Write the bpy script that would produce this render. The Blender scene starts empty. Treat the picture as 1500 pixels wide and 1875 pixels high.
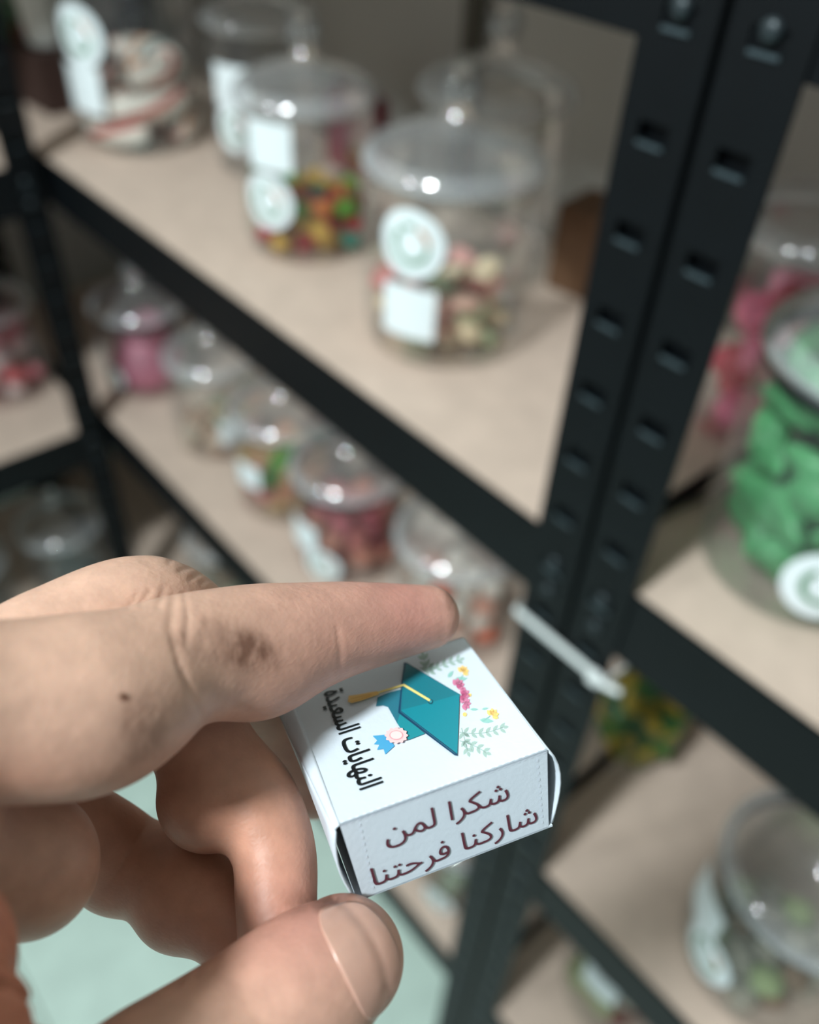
import bpy, bmesh, math, random
import numpy as np
from mathutils import Vector, Matrix

random.seed(7)
rng = np.random.default_rng(7)
scene = bpy.context.scene
COL = scene.collection
R_ = math.radians

# ------------------------------------------------------------------ camera
FPX, CX, CY = 1550.0, 750.0, 937.5          # focal length and centre in pixels of the 1500 x 1875 frame
CAM_H = 1.58
RW = np.array([[0.64865194, 0.53385941, -0.54244335],
               [0.75972047, -0.41151525, 0.50346798],
               [0.04555741, -0.7386808, -0.67251409]])   # camera (right, down, forward) -> world
CAMP = np.array([0.0, 0.0, CAM_H])
cam_data = bpy.data.cameras.new('camera')
cam = bpy.data.objects.new('camera', cam_data)
COL.objects.link(cam)
M = Matrix.Identity(4)
for i in range(3):
    M[i][0] = RW[i][0]; M[i][1] = -RW[i][1]; M[i][2] = -RW[i][2]; M[i][3] = CAMP[i]
cam.matrix_world = M
cam_data.sensor_fit = 'HORIZONTAL'
cam_data.sensor_width = 36.0
cam_data.lens = 36.0 * FPX / 1500.0
cam_data.clip_start = 0.005
cam_data.dof.use_dof = True
cam_data.dof.focus_distance = 0.153
cam_data.dof.aperture_fstop = 9.0
scene.camera = cam

# ------------------------------------------------------------------ world, lights, exposure
scene.view_settings.view_transform = 'Standard'
scene.view_settings.look = 'None'
scene.view_settings.gamma = 1.0
scene.view_settings.use_curve_mapping = False
scene.view_settings.exposure = 0.0
scene.cycles.transparent_max_bounces = 40
scene.cycles.max_bounces = 10
scene.cycles.sample_clamp_indirect = 10.0

world = bpy.data.worlds.new('room_light'); scene.world = world
world.use_nodes = True
bgn = world.node_tree.nodes['Background']
bgn.inputs[0].default_value = (0.84, 0.94, 1.0, 1)
bgn.inputs[1].default_value = 0.27

def area_light(name, loc, target, size, watts, color):
    l = bpy.data.lights.new(name, 'AREA'); l.shape = 'DISK'; l.size = size; l.energy = watts; l.color = color
    o = bpy.data.objects.new(name, l); COL.objects.link(o)
    o.location = loc
    o.rotation_euler = (Vector(target) - Vector(loc)).to_track_quat('-Z', 'Y').to_euler()
    return o
area_light('ceiling_lamp', (-0.15, -0.95, 2.72), (-0.3, 0.1, 1.0), 0.22, 46.0, (0.90, 0.985, 1.0))
area_light('ceiling_lamp_far', (-1.0, -1.7, 2.72), (-0.6, 0.2, 0.9), 0.22, 12.0, (0.90, 0.985, 1.0))

# ------------------------------------------------------------------ pixel helpers
def ray(px, py):
    v = np.array([(px - CX) / FPX, (py - CY) / FPX, 1.0])
    return RW @ v
def on_z(px, py, z):
    r = ray(px, py); return CAMP + r * ((z - CAM_H) / r[2])
def on_y(px, py, y):
    r = ray(px, py); return CAMP + r * (y / r[1])
def project(w):
    c = RW.T @ (np.asarray(w, float) - CAMP)
    return np.array([CX + FPX * c[0] / c[2], CY + FPX * c[1] / c[2], c[2]])
def camp(px, py, d):
    return np.array([(px - CX) / FPX * d, (py - CY) / FPX * d, d])
def c2w(p):
    return CAMP + RW @ np.asarray(p, float)

# ------------------------------------------------------------------ materials
def s2l(h):
    h = h.lstrip('#')
    out = []
    for i in (0, 2, 4):
        c = int(h[i:i + 2], 16) / 255
        out.append(c / 12.92 if c <= 0.04045 else ((c + 0.055) / 1.055) ** 2.4)
    return (*out, 1.0)
MATS = {}
def mat(name, col, rough=0.6, metal=0.0, var=0.0, vscale=20.0, bump=0.0, bscale=200.0, spec=0.5, sss=0.0, sssr=(1, .4, .2), sscale=0.003, trans=0.0, emis=0.0):
    if name in MATS: return MATS[name]
    m = bpy.data.materials.new(name); m.use_nodes = True
    nt = m.node_tree; b = nt.nodes['Principled BSDF']
    c = s2l(col) if isinstance(col, str) else col
    b.inputs['Base Color'].default_value = c
    b.inputs['Roughness'].default_value = rough
    b.inputs['Metallic'].default_value = metal
    b.inputs['Specular IOR Level'].default_value = spec
    if sss > 0:
        b.inputs['Subsurface Weight'].default_value = sss
        b.inputs['Subsurface Radius'].default_value = sssr
        b.inputs['Subsurface Scale'].default_value = sscale
    if trans > 0: b.inputs['Transmission Weight'].default_value = trans
    tc = nt.nodes.new('ShaderNodeTexCoord')
    if var > 0:
        n = nt.nodes.new('ShaderNodeTexNoise'); n.inputs['Scale'].default_value = vscale; n.inputs['Detail'].default_value = 5
        nt.links.new(tc.outputs['Object'], n.inputs['Vector'])
        mr = nt.nodes.new('ShaderNodeMapRange'); mr.inputs[1].default_value = .3; mr.inputs[2].default_value = .7
        mr.inputs[3].default_value = 1 - var; mr.inputs[4].default_value = 1 + var
        nt.links.new(n.outputs['Fac'], mr.inputs[0])
        mx = nt.nodes.new('ShaderNodeVectorMath'); mx.operation = 'SCALE'
        mx.inputs[0].default_value = c[:3]
        nt.links.new(mr.outputs[0], mx.inputs['Scale'])
        nt.links.new(mx.outputs[0], b.inputs['Base Color'])
    if bump > 0:
        n2 = nt.nodes.new('ShaderNodeTexNoise'); n2.inputs['Scale'].default_value = bscale; n2.inputs['Detail'].default_value = 4
        nt.links.new(tc.outputs['Object'], n2.inputs['Vector'])
        bp = nt.nodes.new('ShaderNodeBump'); bp.inputs['Strength'].default_value = bump; bp.inputs['Distance'].default_value = 0.002
        nt.links.new(n2.outputs['Fac'], bp.inputs['Height'])
        nt.links.new(bp.outputs[0], b.inputs['Normal'])
    MATS[name] = m
    return m

def glass(name, tint=(0.97, 0.98, 0.98), milk=0.0, edge=0.35, rough=0.03, base=0.035):
    """thin clear wall: see-through, mirror-like towards the rim, optionally a little milky"""
    m = bpy.data.materials.new(name); m.use_nodes = True
    nt = m.node_tree; nt.nodes.clear()
    out = nt.nodes.new('ShaderNodeOutputMaterial')
    tr = nt.nodes.new('ShaderNodeBsdfTransparent'); tr.inputs[0].default_value = (*tint, 1)
    gl = nt.nodes.new('ShaderNodeBsdfGlossy'); gl.inputs['Roughness'].default_value = rough; gl.inputs[0].default_value = (1, 1, 1, 1)
    fr = nt.nodes.new('ShaderNodeFresnel'); fr.inputs[0].default_value = 1.45
    mul = nt.nodes.new('ShaderNodeMath'); mul.operation = 'MULTIPLY_ADD'; mul.inputs[1].default_value = edge; mul.inputs[2].default_value = base
    nt.links.new(fr.outputs[0], mul.inputs[0])
    mix = nt.nodes.new('ShaderNodeMixShader')
    nt.links.new(mul.outputs[0], mix.inputs[0]); nt.links.new(tr.outputs[0], mix.inputs[1]); nt.links.new(gl.outputs[0], mix.inputs[2])
    last = mix
    if milk > 0:
        df = nt.nodes.new('ShaderNodeBsdfDiffuse'); df.inputs[0].default_value = (0.86, 0.9, 0.93, 1)
        m2 = nt.nodes.new('ShaderNodeMixShader'); m2.inputs[0].default_value = milk
        nt.links.new(mix.outputs[0], m2.inputs[1]); nt.links.new(df.outputs[0], m2.inputs[2]); last = m2
    nt.links.new(last.outputs[0], out.inputs[0])
    return m
G_BODY = glass('jar_glass', milk=0.02)
G_LID = glass('lid_plastic', milk=0.10, edge=0.7, base=.09, rough=.05)
G_RIM = glass('rim_plastic', milk=0.22, edge=0.6, rough=0.07, base=.10)
G_BALL = glass('knob_plastic', milk=0.10, edge=1.2, base=.10, rough=.05)

# ------------------------------------------------------------------ object helpers
def mesh_obj(name, verts, faces, m=None, parent=None, smooth=False, mats=None, fmat=None):
    me = bpy.data.meshes.new(name)
    me.from_pydata([tuple(map(float, v)) for v in verts], [], [tuple(int(i) for i in f) for f in faces])
    if mats:
        for x in mats: me.materials.append(x)
        if fmat is not None:
            for p, k in zip(me.polygons, fmat): p.material_index = k
    elif m is not None: me.materials.append(m)
    if smooth:
        for p in me.polygons: p.use_smooth = True
    me.update()
    o = bpy.data.objects.new(name, me); COL.objects.link(o)
    if parent is not None: o.parent = parent
    return o
def bm_obj(name, bm, m, parent=None, smooth=False):
    me = bpy.data.meshes.new(name); bm.to_mesh(me); bm.free()
    me.materials.append(m)
    if smooth:
        for p in me.polygons: p.use_smooth = True
    o = bpy.data.objects.new(name, me); COL.objects.link(o)
    if parent is not None: o.parent = parent
    return o
def empty(name, loc=(0, 0, 0), rz=0.0):
    o = bpy.data.objects.new(name, None); COL.objects.link(o)
    o.empty_display_size = 0.02
    o.location = [float(v) for v in loc]; o.rotation_euler = (0, 0, rz)
    return o
def tag(o, label, cat, group=None):
    o['label'] = label; o['category'] = cat
    if group: o['group'] = group
    return o
def add_box(bm, x0, x1, y0, y1, z0, z1):
    vs = [bm.verts.new((x, y, z)) for x in (x0, x1) for y in (y0, y1) for z in (z0, z1)]
    for f in ((0, 1, 3, 2), (4, 6, 7, 5), (0, 4, 5, 1), (2, 3, 7, 6), (0, 2, 6, 4), (1, 5, 7, 3)):
        bm.faces.new([vs[i] for i in f])
def box_obj(name, x0, x1, y0, y1, z0, z1, m, parent=None, bevel=0.0):
    bm = bmesh.new(); add_box(bm, x0, x1, y0, y1, z0, z1)
    if bevel > 0: bmesh.ops.bevel(bm, geom=bm.edges[:], offset=bevel, segments=2, affect='EDGES')
    bmesh.ops.recalc_face_normals(bm, faces=bm.faces[:])
    return bm_obj(name, bm, m, parent)
def lathe(profile, n=48):
    """profile list of (r, z) -> verts, faces"""
    vs, fs, rings = [], [], []
    for r, z in profile:
        if r < 1e-6:
            rings.append([len(vs)]); vs.append((0, 0, z))
        else:
            k = len(vs); rings.append(list(range(k, k + n)))
            vs += [(r * math.cos(2 * math.pi * i / n), r * math.sin(2 * math.pi * i / n), z) for i in range(n)]
    for a, b in zip(rings[:-1], rings[1:]):
        for i in range(n):
            j = (i + 1) % n
            if len(a) == 1 and len(b) == 1: continue
            if len(a) == 1: fs.append((a[0], b[j], b[i]))
            elif len(b) == 1: fs.append((a[i], a[j], b[0]))
            else: fs.append((a[i], a[j], b[j], b[i]))
    return vs, fs
def tube(points, rad, n=8, caps=True):
    P = [Vector(p) for p in points]; vs, fs = [], []
    up = Vector((0.13, 0.21, 1)).normalized()
    for i, p in enumerate(P):
        t = (P[min(i + 1, len(P) - 1)] - P[max(i - 1, 0)]).normalized()
        a = t.cross(up).normalized(); b = t.cross(a)
        r = rad[i] if isinstance(rad, (list, tuple)) else rad
        vs += [p + a * r * math.cos(2 * math.pi * k / n) + b * r * math.sin(2 * math.pi * k / n) for k in range(n)]
    for i in range(len(P) - 1):
        for k in range(n):
            j = (k + 1) % n
            fs.append((i * n + k, i * n + j, (i + 1) * n + j, (i + 1) * n + k))
    if caps:
        fs.append(tuple(range(n - 1, -1, -1))); fs.append(tuple(range((len(P) - 1) * n, len(P) * n)))
    return vs, fs

# ------------------------------------------------------------------ the room
Z1, Z2, Z3 = CAM_H - 0.413, CAM_H - 0.82, CAM_H - 1.2275       # shelf surfaces
ZT = CAM_H - 0.035                                            # shelf above
YF, YB = 0.37, 0.74                                           # front and back of the rack
XL, XC, XM = -1.56, -1.112, -0.222                                       # rack ends
M_WALL = mat('plaster_wall', '#cccbc4', 0.9, var=0.06, vscale=3, bump=0.1, bscale=60)
M_FLOOR = mat('floor_tile', '#d3ebe1', 0.35, var=0.08, vscale=14)
M_GROUT = mat('floor_grout', '#8d9890', 0.9)
M_BLACK = mat('black_powder_coat', '#05090d', 0.5, spec=0.22, var=0.15, vscale=30, bump=0.08, bscale=700)
M_BOARD = mat('chipboard', '#ccb8a9', 0.75, var=0.07, vscale=35, bump=0.06, bscale=300)
M_METAL = mat('dull_steel', '#2b3438', 0.4, metal=0.3)
def struct(o): o['kind'] = 'structure'; return o
fl = struct(box_obj('floor', -2.6, 2.4, -2.4, YB + .06, -0.05, 0.0, M_GROUT))
tile_me = None
for i in range(-5, 5):                                        # floor tiles near the rack
    for j in range(-5, 2):
        if tile_me is None:
            t = box_obj('tile', -.198, .198, -.198, .198, 0.0, .004, M_FLOOR, fl, bevel=.0015); tile_me = t.data
        else:
            t = bpy.data.objects.new('tile', tile_me); COL.objects.link(t); t.parent = fl
        t.location = (i * .4 + .1, j * .4 + .1, 0)
struct(box_obj('wall_back', -2.6, 2.4, YB + .06, YB + .16, 0, 2.8, M_WALL))
struct(box_obj('wall_left', -1.72, -1.62, -2.4, YB + .06, 0, 2.8, M_WALL))
struct(box_obj('ceiling', -2.6, 2.4, -2.4, YB + .16, 2.8, 2.9, mat('ceiling_paint', '#d8d8d2', 0.9)))
# conduit on the back wall
pw = on_y(866, 60, YB + .045)
v, f = tube([(pw[0], YB + .045, .3), (pw[0], YB + .045, 2.5)], .013, 10)
tag(mesh_obj('wall_pipe', v, f, mat('pipe_grey', '#5d5a50', .7), smooth=True), 'thin dark vertical pipe running up the back wall', 'pipe')

# ------------------------------------------------------------------ storage racks
PW = 0.0415
def post_mesh():
    bm = bmesh.new()
    t = 0.0018; H = 2.0
    def plate(axis):
        # ladder of solid strips and slots
        cols = [(0, .012), (.012, .030), (.030, PW)]
        def bx(a0, a1, z0, z1):
            if axis == 'x': add_box(bm, a0, a1, 0, t, z0, z1)
            else: add_box(bm, 0, t, a0, a1, z0, z1)
        bx(*cols[0], 0, H); bx(*cols[2], 0, H)
        z = 0.0; p = .05; h = .009
        while z < H - .001:
            bx(*cols[1], z, min(z + p - h, H)); z += p
    plate('x'); plate('y')
    add_box(bm, .009, .033, .0075, .0085, 0, H)          # channel wall behind the slots
    add_box(bm, .009, .0095, t, .0085, 0, H); add_box(bm, .0325, .033, t, .0085, 0, H)
    me = bpy.data.meshes.new('post'); bm.to_mesh(me); bm.free(); me.materials.append(M_BLACK)
    return me
POST = post_mesh()
bm = bmesh.new(); add_box(bm, .0135, .0285, -.0015, -.0001, -.0112, -.0092)
LIP = bpy.data.meshes.new('slot_lip'); bm.to_mesh(LIP); bm.free(); LIP.materials.append(mat('lip_glint_grey', '#39454a', .35, spec=.5))  # lighter grey paints in the light caught along the lip edges
def rack(label, origin, rz, L, D, levels, board_split=1):
    """local x along the front, y into the depth"""
    root = empty('storage_rack', origin, rz)
    tag(root, label, 'shelf rack', 'black slotted racks lining the shop walls')
    for (px, py, sx, sy) in ((0, 0, 1, 1), (L, 0, -1, 1), (0, D, 1, -1), (L, D, -1, -1)):
        o = bpy.data.objects.new('post', POST); COL.objects.link(o); o.parent = root
        o.location = (px, py, 0); o.scale = (sx, sy, 1)
        if py == 0:
            for k in range(1, 40):
                q = bpy.data.objects.new('slot_lip', LIP); COL.objects.link(q); q.parent = o; q.location = (0, 0, k * .05)
    bolt_me = None
    for z in levels:
        hb = .062
        def beam(x0, x1, y0, y1, inner):
            bm = bmesh.new(); add_box(bm, x0, x1, y0, y1, z - hb, z + (-.0005 if inner == 's' else .002))
            if inner == 'f': add_box(bm, x0, x1, y1, y1 + .012, z - hb, z - hb + .002)
            if inner == 'b': add_box(bm, x0, x1, y0 - .012, y0, z - hb, z - hb + .002)
            bm_obj('beam', bm, M_BLACK, root)
        beam(.004, L - .004, .0022, .0050, 'f')
        beam(.004, L - .004, D - .0050, D - .0022, 'b')
        beam(.0022, .0050, .0052, D - .0052, 's')
        beam(L - .0050, L - .0022, .0052, D - .0052, 's')
        box_obj('shelf_board', .006, L - .006, .0055, D - .0055, z - .012, z, M_BOARD, root)
        for bx_ in (.021, L - .021):
            for dz in (-.018, -.046):
                if bolt_me is None:
                    v, f = lathe([(.0052, 0), (.0052, .0012), (.0036, .0028), (0, .0034)], 12)
                    bo = mesh_obj('bolt', [(a, -c, b) for a, b, c in v], f, M_METAL, root, True); bolt_me = bo.data
                else:
                    bo = bpy.data.objects.new('bolt', bolt_me); COL.objects.link(bo); bo.parent = root
                bo.location = (bx_, 0, z + dz)
    return root
LV = [Z3, Z2, Z1, ZT]
rack('black slotted metal rack with chipboard shelves, standing between two other racks', (XL, YF, 0), 0, XM - XL, YB - YF, LV)
rack('black slotted metal rack holding the jar of green jelly leaves', (XM + .003, YF, 0), 0, .93, YB - YF, LV)
rack('black slotted metal rack standing crosswise at the room corner, holding pink and white twists', (XC, -.579, 0), R_(90), .94, .42, LV)

# white cable tie round the two posts
zt = float(on_y(1035, 1188, YF - .002)[2])
xa, xb = XM - PW - .0015, XM + .003 + PW + .0015
bm = bmesh.new()
h = .0037
add_box(bm, xa, xb, YF - .0042, YF - .0028, zt - h, zt + h)
add_box(bm, xa - .0012, xa, YF - .0042, YF + PW, zt - h, zt + h)
add_box(bm, xb, xb + .0012, YF - .0042, YF + PW, zt - h, zt + h)
add_box(bm, xa, xb, YF + PW, YF + PW + .0014, zt - h, zt + h)
M_TIE = mat('white_nylon', '#e6ecec', .4)
tie = empty('cable_tie', (0, 0, 0))
tag(tie, 'white nylon cable tie binding two black rack posts together', 'cable tie')
bm_obj('strap', bm, M_TIE, tie)
bm = bmesh.new(); add_box(bm, xb - .012, xb - .001, YF - .0105, YF - .0043, zt - .003, zt + .009)
bmesh.ops.bevel(bm, geom=bm.edges[:], offset=.0015, segments=2, affect='EDGES')
bm_obj('head', bm, M_TIE, tie)
v, f = tube([(xb - .004, YF - .0075, zt + .003), (xb + .005, YF - .008, zt + .0055), (xb + .016, YF - .007, zt + .0085)], .0026, 6)
mesh_obj('tail', v, f, M_TIE, tie)

# thin wire on the right shelf
a = on_z(1195, 950, Z1 + .003); b = on_z(1300, 905, Z1 + .003)
v, f = tube([a, (a + b) / 2 + np.array([0, .004, 0]), b, b + (b - a) * .6 + np.array([0, .03, 0])], .0022, 6)
tag(mesh_obj('wire', v, f, mat('wire_grey', '#4a4640', .6), smooth=True), 'thin dark wire lying on the shelf board beside the green jelly jar', 'wire')

# ------------------------------------------------------------------ jars
M_PAPER = mat('sticker_paper', '#e9f3f6', .5)
M_GREENP = mat('print_green', '#5c8c69', .5)
M_ORANGEP = mat('print_orange', '#b98a62', .5)
M_GREYP = mat('print_grey', '#b9c2c2', .5)
M_GASKET = mat('black_gasket', '#12181b', .6)

def jar(label, base, r, h, stickers=(), gasket=False, lidless=False):
    root = empty('glass_jar', base)
    tag(root, label, 'jar', 'clear lidded sweet jars on the racks')
    v, f = lathe([(0, .004), (r * .60, .003), (r * .80, .0005), (r * .90, .003), (r * .965, .012), (r * .99, .03), (r, .06), (r, h - .03),
                  (r * .985, h - .018), (r * .95, h - .010), (r * .945, h - .003)], 56)
    mesh_obj('jar_body', v, f, G_BODY, root, True)
    v, f = lathe([(r * .945, h - .003), (r * .985, h - .004), (r * .99, h), (r * .95, h + .001), (r * .945, h - .003)], 56)
    mesh_obj('jar_rim', v, f, G_RIM, root, True)
    if gasket:
        v, f = lathe([(r * .93, h - .010), (r * .972, h - .011), (r * .972, h - .004), (r * .93, h - .004), (r * .93, h - .010)], 48)
        mesh_obj('gasket', v, f, M_GASKET, root, True)
    # lid: flange, broad rounded shoulder, shallow dome; knob: flared stem and ball
    def arc(r0, z0, t0, t1, length, n):
        out = []; rr, zz = r0, z0
        for i in range(n):
            t = R_(t0 + (t1 - t0) * (i + .5) / n)
            rr -= math.cos(t) * length / n; zz += math.sin(t) * length / n
            out.append((rr, zz))
        return out
    flange = [(r * .95, h + .0012), (r * 1.0, h + .0003), (r * 1.035, h + .0005), (r * 1.04, h + .003)]
    sh = arc(r * 1.035, h + .0045, 68, 36, .0135, 10)
    v, f = lathe(flange + [(r * 1.035, h + .0045)] + sh, 64)
    rs, zs_ = sh[-1]
    dome = arc(rs, zs_, 30, 6, rs - .0165, 8)
    rd, zd = dome[-1]
    lv, lf = lathe([(rs, zs_)] + dome, 64)
    lid = mesh_obj('lid', lv, lf, G_LID, root, True)
    mesh_obj('lid_rim', v, f, G_RIM, lid, True)
    stem = arc(rd, zd, 36, 70, .0175, 10)
    rk, zk = stem[-1]
    rb = .0165; zc = zk + rb * math.cos(math.asin(min(.9, rk / rb)))
    a0 = math.asin(min(.9, rk / rb))
    prof = [(rd, zd)] + stem + [(rb * math.sin(t), zc - rb * math.cos(t)) for t in np.linspace(a0 + .1, math.pi - .001, 12)]
    prof[-1] = (0, zc + rb)
    v, f = lathe(prof, 32)
    mesh_obj('knob', v, f, G_BALL, lid, True)
    for kind, px, py, size in stickers:
        best = None
        B = np.asarray(base, float)
        for az in np.linspace(0, 2 * math.pi, 181):
            nrm = np.array([math.cos(az), math.sin(az), 0])
            for zz in np.linspace(size + .004, h - .01, 60):
                p = B + nrm * r + np.array([0, 0, zz])
                if nrm @ (CAMP - p) < 0: continue
                q = project(p); e = (q[0] - px) ** 2 + (q[1] - py) ** 2
                if best is None or e < best[0]: best = (e, az, zz)
        _, az, zz = best
        sticker(root, r + .0007, az, zz, size, kind)
    return root
def wrap(r, az, zz, pts, dr=0.0):
    return [((r + dr) * math.cos(az + a / r), (r + dr) * math.sin(az + a / r), zz + b) for a, b in pts]
def disc_grid(ro, ri=0.0, nr=4, n=40, a0=0.0, a1=2 * math.pi):
    pts, fs = [], []
    full = abs(a1 - a0 - 2 * math.pi) < 1e-6
    m = n if full else n + 1
    for k in range(nr + 1):
        q = ri + (ro - ri) * k / nr
        for i in range(m):
            t = a0 + (a1 - a0) * i / n
            pts.append((q * math.cos(t), q * math.sin(t)))
    for k in range(nr):
        for i in range(n):
            j = (i + 1) % m
            fs.append((k * m + i, k * m + j, (k + 1) * m + j, (k + 1) * m + i))
    return pts, fs
def sticker(root, r, az, zz, size, kind):
    if kind == 'round':
        p, f = disc_grid(size, .0005)
        s = mesh_obj('round_label', wrap(r, az, zz, p), f, M_PAPER, root, True)
        for (a0, a1, ro, ri, mm) in ((2.3, 5.9, .60, .43, M_GREENP), (.1, 1.2, .60, .44, M_ORANGEP), (5.9, 6.3, .58, .46, M_GREENP), (1.45, 2.0, .62, .45, M_GREENP)):
            p, f = disc_grid(size * ro, size * ri, 2, 24, a0, a1)
            mesh_obj('wreath_print', wrap(r, az, zz, p, .0004), f, mm, s)
    else:
        n = 8; pts = []; fs = []
        for i in range(n + 1):
            for j in range(n + 1):
                pts.append((size * (2 * i / n - 1), size * .95 * (2 * j / n - 1)))
        for i in range(n):
            for j in range(n):
                fs.append((i * (n + 1) + j, (i + 1) * (n + 1) + j, (i + 1) * (n + 1) + j + 1, i * (n + 1) + j + 1))
        mesh_obj('square_label', wrap(r, az, zz, pts), fs, M_PAPER, root, True)

# ------------------------------------------------------------------ sweets
def blob_mesh(name, dims, pw_=3.0, noise=0.0, nu=12, nv=8, seed=0):
    """rounded pillow: superellipsoid"""
    rg = np.random.default_rng(seed); vs, fs = [], []
    def sp(c, e): return math.copysign(abs(c) ** e, c)
    e = 2.0 / pw_
    ph = rg.uniform(0, 6.28, 6)
    for j in range(1, nv):
        b = -math.pi / 2 + math.pi * j / nv
        for i in range(nu):
            a = 2 * math.pi * i / nu
            k = 1 + noise * (math.sin(3 * a + ph[0]) * math.cos(2 * b + ph[1]) + .6 * math.sin(5 * a + ph[2] + 3 * b))
            vs.append((dims[0] * k * sp(math.cos(b), e) * sp(math.cos(a), e), dims[1] * k * sp(math.cos(b), e) * sp(math.sin(a), e), dims[2] * k * sp(math.sin(b), e)))
    s = len(vs); vs += [(0, 0, -dims[2]), (0, 0, dims[2])]
    for j in range(nv - 2):
        for i in range(nu):
            k = (i + 1) % nu
            fs.append((j * nu + i, j * nu + k, (j + 1) * nu + k, (j + 1) * nu + i))
    for i in range(nu):
        k = (i + 1) % nu
        fs.append((s, k, i)); fs.append((s + 1, (nv - 2) * nu + i, (nv - 2) * nu + k))
    me = bpy.data.meshes.new(name); me.from_pydata(vs, [], fs)
    for p in me.polygons: p.use_smooth = True
    return me
def candy_mat(name, col):
    return mat('candy_' + name, col, .45, var=.12, vscale=90, bump=.25, bscale=900, sss=.25, sssr=(1, .6, .4), sscale=.004)
def fill(base, r, dims, palette, layers, label, cat, name, group, variants=2, pw_=3.0, noise=.05, drop=0.0, tilt=.5, cone=0.0, hollow=False):
    """hexagonal layers of sweets inside a jar; every sweet an object of its own"""
    meshes = [[blob_mesh(name, dims, pw_, noise, seed=k * 7 + 1) for k in range(variants)] for _ in palette]
    for row, (cn, cc) in zip(meshes, palette):
        for me in row: me.materials.append(candy_mat(cn, cc))
    s = 2 * max(dims[0], dims[1]) * 1.03; dz = 2 * dims[2] * 1.05
    z = .006 + dims[2] * 1.1
    lim = r - .004 - max(dims[0], dims[1]) * .93
    for L in range(layers):
        rr = lim * (1 - cone * L / max(1, layers))
        if L == 0: rr = min(rr, r * .90 - max(dims[0], dims[1]) * .8)
        ox, oy = random.uniform(-.5, .5) * s, random.uniform(-.5, .5) * s
        n = int(r / s) + 2
        for i in range(-n, n + 1):
            for j in range(-n, n + 1):
                x = (i + .5 * (j % 2)) * s + ox; y = j * s * .87 + oy
                d = math.hypot(x, y)
                if d > rr or random.random() < drop * (L == layers - 1): continue
                if hollow and d < rr - s * 1.2 and L < layers - 1: continue
                k = random.randrange(len(palette))
                o = bpy.data.objects.new(name, random.choice(meshes[k])); COL.objects.link(o)
                o.location = (base[0] + x, base[1] + y, base[2] + z + random.uniform(-.1, .1) * dims[2])
                o.rotation_euler = (random.gauss(0, tilt * .35), random.gauss(0, tilt * .35), random.uniform(0, 6.28))
                tag(o, label, cat, group)
        z += dz

def P(px, py, z): 
    q = on_z(px, py, z); q[2] = z; return q

# main shelf, upper level
J1 = P(808, 610, Z1)
jar('large clear jar of beige and pink sour pieces, nearest the paired rack posts', J1, .074, .158, [('round', 755, 449, .029), ('square', 746, 573, .0245)])
fill(J1, .074, (.0150, .0115, .0065), [('cream', '#f2e0c0'), ('rose', '#dc8c86'), ('cream2', '#eed9b4'), ('blush2', '#ecc0ac'), ('sage', '#b4c49c'), ('cream4', '#f0dcba'), ('rose2', '#e4aca4')], 4,
     'small sugared beige, pink or green sour piece in jar beside rack posts', 'candy', 'sour_candy', 'sour pieces in the jar by the posts', tilt=.9, pw_=2.6)
J2 = P(568, 440, Z1)
jar('clear jar of bright yellow, red and green jelly sweets with labels turned aside', J2, .070, .150, [('square', 494, 268, .024), ('round', 490, 370, .028)])
fill(J2, .070, (.0120, .0085, .0085), [('yellow', '#d6a12c'), ('orange', '#d07a3a'), ('green', '#5f9a2e'), ('teal', '#1c8a78'), ('red', '#b3202c'), ('amber', '#d9b04a'), ('maroon', '#6d3a22')], 3,
     'shiny coloured jelly sweet in the jar of yellow, red and green jellies', 'candy', 'jelly_candy', 'bright jellies in their jar', drop=.3, tilt=.7)
J3 = P(268, 250, Z1)
jar('tall clear jar of white twisted candy ropes at the corner end of the shelf', J3, .087, .200, [('round', 143, 64, .034), ('square', 152, 165, .029)])
J5 = P(492, 300, Z1)
jar('clear jar standing behind the jelly sweet jar, labels turned aside', J5, .066, .165, [('square', 420, 160, .024), ('round', 430, 235, .028)])
J4 = on_y(912, 162, .625); J4[2] = Z1
jar('empty clear jar at the back of the shelf, behind the beige sour candy jar', J4, .073, .172)

# candy ropes in J3: striped twisted ropes curled in the jar
def rope_mat():
    m = bpy.data.materials.new('striped_rope'); m.use_nodes = True
    nt = m.node_tree; b = nt.nodes['Principled BSDF']; b.inputs['Roughness'].default_value = .6
    at = nt.nodes.new('ShaderNodeAttribute'); at.attribute_name = 'stripe'
    cr = nt.nodes.new('ShaderNodeValToRGB'); cr.color_ramp.interpolation = 'CONSTANT'
    els = cr.color_ramp.elements
    cols = [(0, '#f1ebdf'), (.26, '#c04a40'), (.36, '#f1ebdf'), (.56, '#3f7f88'), (.68, '#f1ebdf'), (.86, '#dd9560')]
    els[0].position = 0; els[0].color = s2l(cols[0][1]); els[1].position = cols[1][0]; els[1].color = s2l(cols[1][1])
    for p_, c_ in cols[2:]:
        e = els.new(p_); e.color = s2l(c_)
    nt.links.new(at.outputs['Fac'], cr.inputs[0]); nt.links.new(cr.outputs[0], b.inputs['Base Color'])
    return m
M_ROPE = rope_mat()
def rope(pts, rad, twist, label, group):
    n = 14; v, f = tube(pts, rad, n)
    o = mesh_obj('candy_rope', v, f, M_ROPE, None, True)
    at = o.data.attributes.new('stripe', 'FLOAT', 'POINT')
    vals = []
    for i in range(len(pts)):
        for k in range(n): vals.append(((k / n + i * twist) % 1.0))
    at.data.foreach_set('value', vals)
    tag(o, label, 'candy', group)
    return o
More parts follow.
